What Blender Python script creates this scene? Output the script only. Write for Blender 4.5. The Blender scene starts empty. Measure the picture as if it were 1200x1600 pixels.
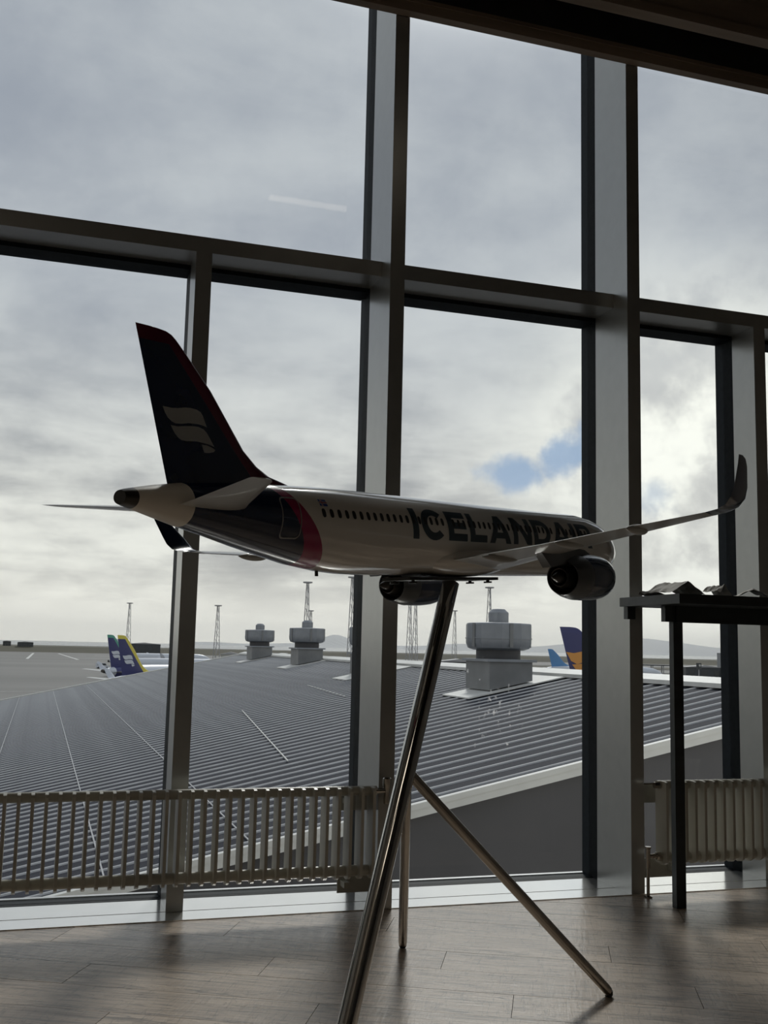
import bpy, bmesh, math, random
from mathutils import Vector, Matrix, noise as mnoise

random.seed(7)
scene = bpy.context.scene
col = scene.collection
PI = math.pi

# ------------------------------------------------------------------ camera
EYE = 0.95
cam_data = bpy.data.cameras.new('camera')
cam_data.lens = 36.99
cam_data.sensor_width = 36.0
cam_data.clip_start = 0.05
cam_data.clip_end = 60000
cam = bpy.data.objects.new('camera', cam_data)
col.objects.link(cam)
RIGHT = Vector((0.950709, -0.309262, 0.022579))
DOWN = Vector((0.061037, 0.115249, -0.991460))
FWD = Vector((0.304018, 0.943968, 0.128444))
m = Matrix((RIGHT, -DOWN, -FWD)).transposed().to_4x4()
m.translation = (0, 0, EYE)
cam.matrix_world = m
scene.camera = cam

# ------------------------------------------------------------------ view
scene.view_settings.view_transform = 'Standard'
scene.view_settings.look = 'None'
scene.view_settings.exposure = 0.0
scene.view_settings.gamma = 1.0
scene.view_settings.use_curve_mapping = False

# ------------------------------------------------------------------ sky
SUN_DIR = Vector((0.40, 1.0, 0.92)).normalized()


def build_world():
    w = bpy.data.worlds.new('cloudy_sky')
    scene.world = w
    w.use_nodes = True
    nt = w.node_tree
    nt.nodes.clear()
    N, L = nt.nodes, nt.links

    def n(t, **kw):
        x = N.new(t)
        for k, v in kw.items():
            setattr(x, k, v)
        return x

    def math_(op, a, b=None, c=None, clamp=False):
        x = n('ShaderNodeMath', operation=op, use_clamp=clamp)
        for i, v in enumerate((a, b, c)):
            if v is None:
                continue
            if isinstance(v, (int, float)):
                x.inputs[i].default_value = v
            else:
                L.new(v, x.inputs[i])
        return x.outputs[0]

    def maprange(v, a, b, c=0.0, d=1.0, smooth=True):
        x = n('ShaderNodeMapRange')
        x.interpolation_type = 'SMOOTHSTEP' if smooth else 'LINEAR'
        L.new(v, x.inputs[0])
        for i, q in enumerate((a, b, c, d)):
            x.inputs[i + 1].default_value = q
        return x.outputs[0]

    def mix(f, a, b):
        x = n('ShaderNodeMix', data_type='RGBA')
        if isinstance(f, (int, float)):
            x.inputs[0].default_value = f
        else:
            L.new(f, x.inputs[0])
        for i, q in ((6, a), (7, b)):
            if isinstance(q, tuple):
                x.inputs[i].default_value = q + (1,)
            else:
                L.new(q, x.inputs[i])
        return x.outputs[2]

    tc = n('ShaderNodeTexCoord')
    d = tc.outputs['Generated']
    sep = n('ShaderNodeSeparateXYZ')
    L.new(d, sep.inputs[0])
    X, Y, Z = sep.outputs
    zz = math_('ADD', math_('MAXIMUM', Z, 0.0), 0.13)
    comb = n('ShaderNodeCombineXYZ')
    L.new(math_('DIVIDE', X, zz), comb.inputs[0])
    L.new(math_('DIVIDE', Y, zz), comb.inputs[1])

    def nz(scale, detail, rough, dist=0.0, off=(0, 0, 0), vec=None):
        mp = n('ShaderNodeMapping')
        mp.inputs['Location'].default_value = off
        L.new(vec or comb.outputs[0], mp.inputs[0])
        t = n('ShaderNodeTexNoise')
        t.inputs['Scale'].default_value = scale
        t.inputs['Detail'].default_value = detail
        t.inputs['Roughness'].default_value = rough
        t.inputs['Distortion'].default_value = dist
        L.new(mp.outputs[0], t.inputs[0])
        return t.outputs[0]

    big = nz(0.62, 4, 0.5, 0.3, (2.3, 0.4, 0))
    mid = nz(1.9, 9, 0.58, 0.25, (5.2, 1.7, 0))
    fine = nz(9.0, 7, 0.62, 0.2, (7.1, 3.3, 0), vec=d)
    lump = nz(10.0, 7, 0.56, 0.0, (1.7, 8.2, 2.0), vec=d)
    low = maprange(Z, 0.02, 0.36)            # 0 near the horizon, 1 high up
    f = math_('ADD', math_('MULTIPLY', big, 0.55), math_('MULTIPLY', mid, 0.45))
    f = math_('ADD', f, math_('MULTIPLY', math_('SUBTRACT', fine, 0.5), 0.17))
    fc = maprange(f, 0.33, 0.65)
    flat = n('ShaderNodeMapping')
    flat.inputs['Scale'].default_value = (1, 1, 2.6)
    L.new(d, flat.inputs[0])
    bank = nz(9.0, 8, 0.6, 0.15, (4.4, 0.3, 1.0), vec=flat.outputs[0])
    fl = maprange(math_('ADD', f, math_('MULTIPLY', math_('SUBTRACT', bank, 0.5), 0.55)), 0.30, 0.66)
    hi = mix(fc, (0.36, 0.39, 0.455), (0.62, 0.645, 0.675))
    lo = mix(fl, (0.40, 0.395, 0.39), (1.0, 0.98, 0.905))
    c = mix(low, lo, hi)
    # haze at the horizon
    c = mix(maprange(Z, 0.085, 0.0), c, (1.12, 1.08, 0.985))
    # light of the veiled sun in the clouds around it
    dot = n('ShaderNodeVectorMath', operation='DOT_PRODUCT')
    L.new(d, dot.inputs[0])
    dot.inputs[1].default_value = SUN_DIR
    glow = math_('POWER', math_('MAXIMUM', dot.outputs['Value'], 0.0), 240.0)
    c = mix(glow, c, (3.4, 3.35, 3.2))

    def blob(dirv, inner, outer, wob=0.25):
        """1 within `inner` radians of a direction, 0 beyond `outer`, with a ragged edge"""
        dn = n('ShaderNodeVectorMath', operation='DOT_PRODUCT')
        L.new(d, dn.inputs[0])
        dn.inputs[1].default_value = Vector(dirv).normalized()
        ang = math_('ARCCOSINE', math_('MINIMUM', dn.outputs['Value'], 1.0))
        ang = math_('ADD', ang, math_('MULTIPLY', math_('SUBTRACT', lump, 0.5), wob))
        return maprange(ang, outer, inner)

    # heaps of thinner, sunlit cloud low on the right, with a small tear of blue in them
    heap = maprange(lump, 0.34, 0.56)
    bright = blob((0.5625, 0.8098, 0.1669), 0.05, 0.25, 0.16)
    c = mix(math_('MULTIPLY', bright, math_('MULTIPLY_ADD', heap, 0.55, 0.45)), c, mix(heap, (0.62, 0.61, 0.60), (1.12, 1.11, 1.03)))
    tear = math_('MAXIMUM', blob((0.4169, 0.8939, 0.1649), 0.006, 0.030, 0.14), math_('MAXIMUM', blob((0.4513, 0.8735, 0.1825), 0.004, 0.026, 0.14), math_('MULTIPLY', blob((0.5288, 0.8360, 0.1464), 0.0, 0.024, 0.14), 0.5)))
    c = mix(math_('MULTIPLY', tear, 0.80), c, (0.30, 0.44, 0.66))
    bg = n('ShaderNodeBackground')
    bg.inputs['Strength'].default_value = 1.0
    L.new(c, bg.inputs['Color'])
    out = n('ShaderNodeOutputWorld')
    L.new(bg.outputs[0], out.inputs[0])


build_world()

sun_data = bpy.data.lights.new('sun', 'SUN')
sun_data.energy = 1.3
sun_data.angle = math.radians(9)
sun_data.color = (1.0, 0.97, 0.92)
sun = bpy.data.objects.new('sun', sun_data)
sun.rotation_euler = SUN_DIR.to_track_quat('Z', 'Y').to_euler()
sun.location = (0, 30, 30)
col.objects.link(sun)

# ------------------------------------------------------------------ materials
MATS = {}


def mat(name, color, rough=0.5, metal=0.0, var=0.08, nscale=30.0, bump=0.0, spec=0.5, coat=0.0, stretch=(1, 1, 1), coords='Object'):
    """Principled material whose colour is broken up by a noise texture."""
    if name in MATS:
        return MATS[name]
    mt = bpy.data.materials.new(name)
    mt.use_nodes = True
    nt = mt.node_tree
    b = nt.nodes['Principled BSDF']
    tc = nt.nodes.new('ShaderNodeTexCoord')
    mp = nt.nodes.new('ShaderNodeMapping')
    mp.inputs['Scale'].default_value = stretch
    nt.links.new(tc.outputs[coords], mp.inputs[0])
    nz = nt.nodes.new('ShaderNodeTexNoise')
    nz.inputs['Scale'].default_value = nscale
    nz.inputs['Detail'].default_value = 5
    nt.links.new(mp.outputs[0], nz.inputs[0])
    rp = nt.nodes.new('ShaderNodeValToRGB')
    rp.color_ramp.elements[0].position = 0.3
    rp.color_ramp.elements[1].position = 0.7
    rp.color_ramp.elements[0].color = tuple(max(0, c * (1 - var)) for c in color) + (1,)
    rp.color_ramp.elements[1].color = tuple(min(1, c * (1 + var)) for c in color) + (1,)
    nt.links.new(nz.outputs[0], rp.inputs[0])
    nt.links.new(rp.outputs[0], b.inputs['Base Color'])
    b.inputs['Roughness'].default_value = rough
    b.inputs['Metallic'].default_value = metal
    b.inputs['Specular IOR Level'].default_value = spec
    b.inputs['Coat Weight'].default_value = coat
    b.inputs['Coat Roughness'].default_value = 0.02
    if bump:
        bp = nt.nodes.new('ShaderNodeBump')
        bp.inputs['Strength'].default_value = bump
        bp.inputs['Distance'].default_value = 0.01
        nt.links.new(nz.outputs[0], bp.inputs['Height'])
        nt.links.new(bp.outputs[0], b.inputs['Normal'])
    MATS[name] = mt
    return mt


M_FRAME = mat('grey_aluminium', (0.45, 0.455, 0.44), 0.30, 0.65, 0.03, 18)
M_SILL = mat('white_sill', (0.98, 0.98, 0.96), 0.18, 0.85, 0.03, 9)
M_GASKET = mat('black_gasket', (0.012, 0.016, 0.02), 0.6, 0, 0.2, 40, spec=0.12)
M_CEIL = mat('black_ceiling', (0.028, 0.028, 0.031), 0.7, 0, 0.3, 6)
M_BEAM = mat('brown_head_board', (0.26, 0.20, 0.15), 0.5, 0, 0.2, 14, stretch=(0.1, 1, 1))
M_WALL = mat('painted_wall', (0.50, 0.47, 0.43), 0.7, 0, 0.04, 5)
M_RAD = mat('radiator_enamel', (0.53, 0.51, 0.445), 0.32, 0, 0.03, 12)
M_CHROME = mat('chrome', (0.52, 0.52, 0.51), 0.08, 1.0, 0.04, 3)
M_CHROME2 = mat('brushed_chrome', (0.44, 0.41, 0.37), 0.2, 1.0, 0.08, 8)
M_RUBBER = mat('black_rubber', (0.02, 0.02, 0.02), 0.7, 0, 0.2, 40)
M_BLACKWOOD = mat('black_stained_wood', (0.022, 0.028, 0.031), 0.38, 0, 0.3, 22, stretch=(0.15, 1, 1), bump=0.05)
M_PAPER = mat('crumpled_paper', (0.62, 0.60, 0.56), 0.8, 0, 0.06, 20)
M_PLATE = mat('dark_steel_plate', (0.05, 0.05, 0.05), 0.4, 0.6, 0.1, 20)


def floor_material():
    mt = bpy.data.materials.new('wood_vinyl_plank')
    mt.use_nodes = True
    nt = mt.node_tree
    N, L = nt.nodes, nt.links
    b = N['Principled BSDF']
    tc = N.new('ShaderNodeTexCoord')
    oi = N.new('ShaderNodeObjectInfo')
    off = N.new('ShaderNodeVectorMath')
    off.operation = 'MULTIPLY_ADD'
    cmb = N.new('ShaderNodeCombineXYZ')
    for i in range(3):
        L.new(oi.outputs['Random'], cmb.inputs[i])
    L.new(cmb.outputs[0], off.inputs[0])
    off.inputs[1].default_value = (37, 19, 11)
    L.new(tc.outputs['Object'], off.inputs[2])

    def nz(scale, stretch, detail=6, dist=0.0, rough=0.6):
        mp = N.new('ShaderNodeMapping')
        mp.inputs['Scale'].default_value = stretch
        L.new(off.outputs[0], mp.inputs[0])
        t = N.new('ShaderNodeTexNoise')
        t.inputs['Scale'].default_value = scale
        t.inputs['Detail'].default_value = detail
        t.inputs['Distortion'].default_value = dist
        t.inputs['Roughness'].default_value = rough
        L.new(mp.outputs[0], t.inputs[0])
        return t.outputs[0]
    grain = nz(9, (0.55, 5.0, 1), 8, 1.2)
    broad = nz(3, (0.4, 2.2, 1), 3, 0.6)
    saw = nz(14, (6.0, 0.5, 1), 4, 0.3)
    rp = N.new('ShaderNodeValToRGB')
    e = rp.color_ramp.elements
    e[0].position = 0.34
    e[0].color = (0.27, 0.205, 0.155, 1)
    e[1].position = 0.60
    e[1].color = (0.60, 0.49, 0.39, 1)
    x = rp.color_ramp.elements.new(0.44)
    x.color = (0.47, 0.375, 0.295, 1)
    L.new(grain, rp.inputs[0])
    r2 = N.new('ShaderNodeMapRange')
    L.new(broad, r2.inputs[0])
    r2.inputs[1].default_value, r2.inputs[2].default_value = 0.25, 0.75
    r2.inputs[3].default_value, r2.inputs[4].default_value = 0.78, 1.18
    r3 = N.new('ShaderNodeMapRange')
    L.new(saw, r3.inputs[0])
    r3.inputs[1].default_value, r3.inputs[2].default_value = 0.28, 0.42
    r3.inputs[3].default_value, r3.inputs[4].default_value = 0.72, 1.0
    r4 = N.new('ShaderNodeMapRange')
    L.new(oi.outputs['Random'], r4.inputs[0])
    r4.inputs[3].default_value, r4.inputs[4].default_value = 0.9, 1.1
    m1 = N.new('ShaderNodeMath'); m1.operation = 'MULTIPLY'
    L.new(r2.outputs[0], m1.inputs[0]); L.new(r3.outputs[0], m1.inputs[1])
    m2 = N.new('ShaderNodeMath'); m2.operation = 'MULTIPLY'
    L.new(m1.outputs[0], m2.inputs[0]); L.new(r4.outputs[0], m2.inputs[1])
    mx = N.new('ShaderNodeVectorMath'); mx.operation = 'SCALE'
    L.new(rp.outputs[0], mx.inputs[0]); L.new(m2.outputs[0], mx.inputs['Scale'])
    L.new(mx.outputs[0], b.inputs['Base Color'])
    rr = N.new('ShaderNodeMapRange')
    L.new(grain, rr.inputs[0])
    rr.inputs[3].default_value, rr.inputs[4].default_value = 0.36, 0.22
    b.inputs['Specular IOR Level'].default_value = 0.8
    L.new(rr.outputs[0], b.inputs['Roughness'])
    bp = N.new('ShaderNodeBump')
    bp.inputs['Strength'].default_value = 0.25
    bp.inputs['Distance'].default_value = 0.003
    # dark figure of the wood: thin contour lines of a stretched noise, and short saw marks across it
    def contour(scale, stretch, dist, width, depth):
        t = nz(scale, stretch, 3, dist, 0.5)
        a = N.new('ShaderNodeMath'); a.operation = 'SUBTRACT'
        L.new(t, a.inputs[0]); a.inputs[1].default_value = 0.5
        q = N.new('ShaderNodeMath'); q.operation = 'ABSOLUTE'
        L.new(a.outputs[0], q.inputs[0])
        r = N.new('ShaderNodeMapRange')
        L.new(q.outputs[0], r.inputs[0])
        r.inputs[1].default_value, r.inputs[2].default_value = 0.0, width
        r.inputs[3].default_value, r.inputs[4].default_value = depth, 1.0
        return r.outputs[0]
    fig = contour(2.6, (0.55, 6.5, 1), 1.4, 0.028, 0.42)
    fig2 = contour(5.5, (0.30, 7.0, 1), 0.8, 0.020, 0.62)
    cross = contour(5.0, (5.0, 0.8, 1), 0.3, 0.012, 0.62)
    last = m2.outputs[0]
    for extra in (fig, fig2, cross):
        mm = N.new('ShaderNodeMath'); mm.operation = 'MULTIPLY'
        L.new(last, mm.inputs[0]); L.new(extra, mm.inputs[1])
        last = mm.outputs[0]
    L.new(last, mx.inputs['Scale'])
    ad = N.new('ShaderNodeMath'); ad.operation = 'ADD'
    L.new(grain, ad.inputs[0]); L.new(saw, ad.inputs[1])
    L.new(ad.outputs[0], bp.inputs['Height'])
    L.new(bp.outputs[0], b.inputs['Normal'])
    return mt


def glass_material():
    mt = bpy.data.materials.new('window_glass')
    mt.use_nodes = True
    nt = mt.node_tree
    N, L = nt.nodes, nt.links
    N.remove(N['Principled BSDF'])
    out = N['Material Output']
    tr = N.new('ShaderNodeBsdfTransparent')
    tr.inputs[0].default_value = (0.955, 0.97, 0.965, 1)
    gl = N.new('ShaderNodeBsdfGlossy')
    gl.inputs['Roughness'].default_value = 0.0
    fr = N.new('ShaderNodeFresnel')
    fr.inputs[0].default_value = 1.28
    m1 = N.new('ShaderNodeMixShader')
    L.new(fr.outputs[0], m1.inputs[0]); L.new(tr.outputs[0], m1.inputs[1]); L.new(gl.outputs[0], m1.inputs[2])
    # dried drips and smears, mostly on the pane right of the stand
    tc = N.new('ShaderNodeTexCoord')
    mp = N.new('ShaderNodeMapping')
    mp.inputs['Scale'].default_value = (60, 1, 22)
    L.new(tc.outputs['Object'], mp.inputs[0])
    nz = N.new('ShaderNodeTexNoise')
    nz.inputs['Scale'].default_value = 1.0
    nz.inputs['Detail'].default_value = 5
    nz.inputs['Roughness'].default_value = 0.65
    nz.inputs['Distortion'].default_value = 0.6
    L.new(mp.outputs[0], nz.inputs[0])
    dist = N.new('ShaderNodeVectorMath')
    dist.operation = 'DISTANCE'
    L.new(tc.outputs['Object'], dist.inputs[0])
    dist.inputs[1].default_value = (1.86, 4.15, 0.70)
    fall = N.new('ShaderNodeMapRange')
    L.new(dist.outputs['Value'], fall.inputs[0])
    fall.inputs[1].default_value, fall.inputs[2].default_value = 0.0, 0.52
    fall.inputs[3].default_value, fall.inputs[4].default_value = 0.075, -0.2
    ml = N.new('ShaderNodeMath'); ml.operation = 'ADD'
    L.new(nz.outputs[0], ml.inputs[0]); L.new(fall.outputs[0], ml.inputs[1])
    rg = N.new('ShaderNodeMapRange')
    L.new(ml.outputs[0], rg.inputs[0])
    rg.inputs[1].default_value, rg.inputs[2].default_value = 0.645, 0.72
    rg.inputs[3].default_value, rg.inputs[4].default_value = 0.0, 0.7
    df = N.new('ShaderNodeBsdfTranslucent')
    df.inputs[0].default_value = (0.8, 0.8, 0.8, 1)
    m2 = N.new('ShaderNodeMixShader')
    L.new(rg.outputs[0], m2.inputs[0]); L.new(m1.outputs[0], m2.inputs[1]); L.new(df.outputs[0], m2.inputs[2])
    L.new(m2.outputs[0], out.inputs[0])
    return mt


M_FLOOR = floor_material()
M_GLASS = glass_material()


# ------------------------------------------------------------------ mesh tools
class MB:
    def __init__(self):
        self.v, self.f = [], []

    def add(self, vs, fs):
        o = len(self.v)
        self.v += [tuple(p) for p in vs]
        self.f += [tuple(i + o for i in q) for q in fs]
        return self

    def box(self, x0, x1, y0, y1, z0, z1, mtx=None):
        vs = [Vector((x, y, z)) for z in (z0, z1) for y in (y0, y1) for x in (x0, x1)]
        if mtx:
            vs = [mtx @ p for p in vs]
        return self.add(vs, [(0, 2, 3, 1), (4, 5, 7, 6), (0, 1, 5, 4), (2, 6, 7, 3), (0, 4, 6, 2), (1, 3, 7, 5)])

    def rings(self, rings, cap=True, closed=True):
        """loft between equal-sized rings of points"""
        n = len(rings[0])
        vs = [p for r in rings for p in r]
        fs = []
        for i in range(len(rings) - 1):
            for j in range(n if closed else n - 1):
                k = (j + 1) % n
                fs.append((i * n + j, i * n + k, (i + 1) * n + k, (i + 1) * n + j))
        if cap:
            fs.append(tuple(range(n - 1, -1, -1)))
            fs.append(tuple((len(rings) - 1) * n + j for j in range(n)))
        return self.add(vs, fs)

    def tube(self, a, b, r, n=16, r2=None, round_ends=False):
        a, b = Vector(a), Vector(b)
        r2 = r if r2 is None else r2
        d = (b - a).normalized()
        q = d.to_track_quat('Z', 'Y')
        ux, uy = q @ Vector((1, 0, 0)), q @ Vector((0, 1, 0))

        def ring(c, rr):
            return [c + ux * rr * math.cos(2 * PI * j / n) + uy * rr * math.sin(2 * PI * j / n) for j in range(n)]
        rs = []
        if round_ends:
            for k in range(3):
                t = PI / 2 * k / 3
                rs.append(ring(a + d * r * (1 - math.cos(PI / 2 - t)), r * max(0.12, math.sin(t + 0.12))))
            rs.append(ring(a + d * r, r))
        else:
            rs.append(ring(a, r))
        if round_ends:
            rs.append(ring(b - d * r2, r2))
            for k in (2, 1, 0):
                t = PI / 2 * k / 3
                rs.append(ring(b - d * r2 * (1 - math.cos(PI / 2 - t)), r2 * max(0.12, math.sin(t + 0.12))))
        else:
            rs.append(ring(b, r2))
        return self.rings(rs)

    def lathe(self, prof, n=24, org=(0, 0, 0), axis='Z', cap=True):
        """prof: (radius, height) list"""
        o = Vector(org)
        rs = []
        for r, h in prof:
            ring = []
            for j in range(n):
                c, s = r * math.cos(2 * PI * j / n), r * math.sin(2 * PI * j / n)
                ring.append(o + (Vector((c, s, h)) if axis == 'Z' else Vector((h, c, s)) if axis == 'X' else Vector((c, h, s))))
            rs.append(ring)
        return self.rings(rs, cap)

    def prism(self, poly, d0, d1, axis='Y'):
        """extrude a 2-D polygon: (x, z) along Y, (y, z) along X or (x, y) along Z"""
        def p3(p, d):
            return (p[0], d, p[1]) if axis == 'Y' else (d, p[0], p[1]) if axis == 'X' else (p[0], p[1], d)
        return self.rings([[p3(p, d0) for p in poly], [p3(p, d1) for p in poly]])

    def mesh(self, name, smooth=False):
        me = bpy.data.meshes.new(name)
        me.from_pydata(self.v, [], self.f)
        bm = bmesh.new()
        bm.from_mesh(me)
        bmesh.ops.recalc_face_normals(bm, faces=bm.faces)
        bm.to_mesh(me)
        bm.free()
        if smooth:
            smooth_mesh(me, smooth if isinstance(smooth, float) else 40)
        return me

    def build(self, name, material, parent=None, smooth=False, rel=False):
        """rel: vertices are world coordinates, move them into the parent's space"""
        if rel and parent is not None:
            l = world_loc(parent)
            self.v = [(p[0] - l.x, p[1] - l.y, p[2] - l.z) for p in self.v]
        return link(name, self.mesh(name, smooth), material, parent)


def world_loc(o):
    l = Vector(o.location)
    while o.parent is not None:
        o = o.parent
        l = l + Vector(o.location)
    return l


def smooth_mesh(me, deg=40.0):
    me.polygons.foreach_set('use_smooth', [True] * len(me.polygons))
    bm = bmesh.new()
    bm.from_mesh(me)
    lim = math.radians(deg)
    for e in bm.edges:
        if len(e.link_faces) == 2 and e.calc_face_angle(0) > lim:
            e.smooth = False
    bm.to_mesh(me)
    bm.free()


def link(name, me, material, parent=None, loc=None):
    o = bpy.data.objects.new(name, me)
    if material is not None and not me.materials:
        me.materials.append(material)
    col.objects.link(o)
    o.parent = parent
    if loc is not None:
        o.location = loc
    return o


def tag(o, label=None, cat=None, group=None, kind=None):
    if label:
        o['label'] = label
    if cat:
        o['category'] = cat
    if group:
        o['group'] = group
    if kind:
        o['kind'] = kind
    return o


def thing(name, label, cat, loc=(0, 0, 0), rot=(0, 0, 0), group=None, kind=None):
    o = bpy.data.objects.new(name, None)
    o.empty_display_size = 0.1
    col.objects.link(o)
    o.location = loc
    o.rotation_euler = rot
    return tag(o, label, cat, group, kind)


def structure(name, mb, material, label=None, smooth=False, parent=None):
    o = mb.build(name, material, parent, smooth)
    return tag(o, label, None, None, 'structure')


# ------------------------------------------------------------------ the room
YF, YT, YS, YG = 3.813, 3.926, 4.085, 4.15      # front of posts, front of rails, gasket, glass
X0, X1, YB, ZC = -2.46, 5.26, -4.2, 3.78
ZH0, ZH1 = 3.52, 3.58                            # head rail
ZTOP = 4.25
ZT0, ZT1 = 2.447, 2.509                          # transom

floor = structure('floor', MB().box(X0, X1, YB, YF, -0.16, -0.012), mat('screed', (0.10, 0.09, 0.08), 0.8), 'grey-brown wood plank floor')


def clip(poly, axis, lim, keep_less):
    out = []
    for i in range(len(poly)):
        a, b = poly[i], poly[(i + 1) % len(poly)]
        ia = (a[axis] <= lim) == keep_less
        ib = (b[axis] <= lim) == keep_less
        if ia:
            out.append(a)
        if ia != ib:
            t = (lim - a[axis]) / (b[axis] - a[axis])
            out.append((a[0] + t * (b[0] - a[0]), a[1] + t * (b[1] - a[1])))
    return out


def planks():
    ang = math.radians(-27)
    ca, sa = math.cos(ang), math.sin(ang)
    pw, pl, gap = 0.19, 1.25, 0.0008
    cache = {}
    count = 0
    cx, cy = 1.4, 0.0
    for r in range(-40, 41):
        sh = (r * 0.41) % 1.0 * pl
        for c in range(-7, 8):
            a0, a1 = c * pl + sh + gap, (c + 1) * pl + sh - gap
            b0, b1 = r * pw + gap, (r + 1) * pw - gap
            poly = [(cx + a * ca - b * sa, cy + a * sa + b * ca) for a, b in ((a0, b0), (a1, b0), (a1, b1), (a0, b1))]
            for ax, lim, less in ((0, X0, False), (0, X1, True), (1, YB, False), (1, YF - 0.001, True)):
                poly = clip(poly, ax, lim, less)
                if len(poly) < 3:
                    break
            if len(poly) < 3:
                continue
            mx = cx + (a0 + a1) / 2 * ca - (b0 + b1) / 2 * sa
            my = cy + (a0 + a1) / 2 * sa + (b0 + b1) / 2 * ca
            loc_poly = [((x - mx) * ca + (y - my) * sa, -(x - mx) * sa + (y - my) * ca) for x, y in poly]
            whole = len(poly) == 4 and abs(abs(loc_poly[0][0]) - (pl / 2 - gap)) < 1e-4 and abs(abs(loc_poly[2][0]) - (pl / 2 - gap)) < 1e-4
            if whole and 'm' in cache:
                me = cache['m']
            else:
                me = MB().prism(loc_poly, -0.010, 0.0, 'Z').mesh('plank')
                me.materials.append(M_FLOOR)
                if whole:
                    cache['m'] = me
            o = link('plank', me, None, floor, (mx, my, random.uniform(-0.0004, 0.0)))
            o.rotation_euler = (0, 0, ang)
            count += 1
    return count


planks()

structure('wall_back', MB().box(X0, X1, YB - 0.15, YB, 0, ZC), mat('dark_panelling', (0.11, 0.10, 0.09), 0.6, 0, 0.1, 5), 'plain wall behind the viewer')
structure('wall_left', MB().box(X0 - 0.15, X0, YB, YG + 0.1, 0, ZTOP), M_WALL, 'plain wall at the left end of the glazing')
structure('wall_right', MB().box(X1, X1 + 0.15, YB, YG + 0.1, 0, ZTOP), M_WALL, 'plain wall at the right end of the glazing')
structure('ceiling', MB().box(X0, X1, YB, YF - 0.02, ZC, ZC + 0.2), M_CEIL, 'black ceiling')
structure('trim_1', MB().box(X0, X1, YF - 0.05, YF - 0.016, ZH1, ZC), M_CEIL, 'black bulkhead above the glazing')
structure('trim_30', MB().box(X0, X1, YF - 0.02, YG + 0.12, ZTOP, ZTOP + 0.2), M_CEIL, 'black roof edge above the glazing')
structure('trim_2', MB().box(X0, X1, YF - 0.045, YF - 0.004, ZH0, ZH1 - 0.018).box(X0, X1, YF - 0.05, YF - 0.004, ZH1 - 0.018, ZH1), M_BEAM, 'thin brown head rail along the top of the glazing')
structure('trim_3', MB().box(X0, X1, 3.50, 3.56, 3.563, 3.605).box(X0, X1, 3.515, 3.545, 3.605, ZC), M_BEAM, 'brown ceiling batten running parallel to the glazing')
# the sill: two flat strips and a lip under the glass
sill = structure('trim_4', MB().box(X0, X1, YF + 0.0005, 3.935, -0.05, 0.003), M_SILL, 'low white sill board under the glazing')
MB().box(X0, X1, 3.937, YG - 0.03, -0.05, 0.004).build('sill_strip', M_SILL, sill)
MB().box(X0, X1, YG - 0.03, YG + 0.06, -0.05, 0.0045).build('gasket', M_GASKET, sill)
MB().box(X0, X1, YG + 0.06, YG + 0.085, -0.05, 0.009).build('outer_sill', mat('aluminium', (0.45, 0.46, 0.47), 0.4, 0.5), sill)

WALL_BELOW = structure('wall_below', MB().box(X0 - 0.15, X1 + 0.15, YG - 0.1, YG + 0.1, -9.6, -0.05), mat('cladding', (0.10, 0.10, 0.105), 0.6), 'dark outer wall below the glazing')

MAJ = [-2.40, -0.58, 1.262, 2.327, 3.76, 5.20]
MINOR = [-1.2, 0.5145, 3.050, 4.3]
tn = 5
post_labels = {1.262: 'tall deep grey aluminium window post behind the airliner tail half', 2.327: 'tall deep grey aluminium window post beside the black counter'}
for x in MAJ:
    o = structure('trim_%d' % tn, MB().box(x - 0.03, x + 0.03, YF, YS, 0.003, ZTOP), M_FRAME, post_labels.get(x, 'tall deep grey aluminium window post'))
    MB().box(x - 0.0295, x + 0.0295, YS, YG + 0.015, 0.003, ZTOP).build('gasket', M_GASKET, o)
    MB().box(x - 0.028, x + 0.028, YG + 0.015, YG + 0.07, 0.0, ZTOP).build('cover_cap', M_GASKET, o)
    tn += 1
for x in MINOR:
    o = structure('trim_%d' % tn, MB().box(x - 0.0305, x + 0.0305, YT, YS, 0.004, ZT0), M_FRAME, 'shallow grey aluminium post below the transom')
    MB().box(x - 0.0300, x + 0.0300, YS, YG + 0.015, 0.004, ZT0).build('gasket', M_GASKET, o)
    MB().box(x - 0.028, x + 0.028, YG + 0.015, YG + 0.07, 0.0, ZT0).build('cover_cap', M_GASKET, o)
    tn += 1
for a, b in zip(MAJ[:-1], MAJ[1:]):
    o = structure('trim_%d' % tn, MB().box(a + 0.03, b - 0.03, YT, YS, ZT0, ZT1), M_FRAME, 'grey aluminium transom between two tall posts')
    MB().box(a + 0.03, b - 0.03, YS, YG + 0.015, ZT0 - 0.018, ZT1 + 0.002).build('gasket', M_GASKET, o)
    MB().box(a + 0.03, b - 0.03, YG + 0.015, YG + 0.07, ZT0 - 0.01, ZT1).build('cover_cap', M_GASKET, o)
    tn += 1
# panes
wn = 1
for a, b in zip(MAJ[:-1], MAJ[1:]):
    mins = [x for x in MINOR if a < x < b]
    cuts = [a + 0.028] + [q for x in mins for q in (x - 0.028, x + 0.028)] + [b - 0.028]
    for x0, x1 in zip(cuts[0::2], cuts[1::2]):
        o = structure('window_%d' % wn, MB().box(x0, x1, YG, YG + 0.008, 0.0045, ZT0 - 0.017), M_GLASS, 'tall clear lower pane of the glazing')
        wn += 1
    o = structure('window_%d' % wn, MB().box(a + 0.028, b - 0.028, YG, YG + 0.008, ZT1 + 0.002, ZTOP), M_GLASS, 'clear upper pane of the glazing above the transom')
    wn += 1


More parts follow.
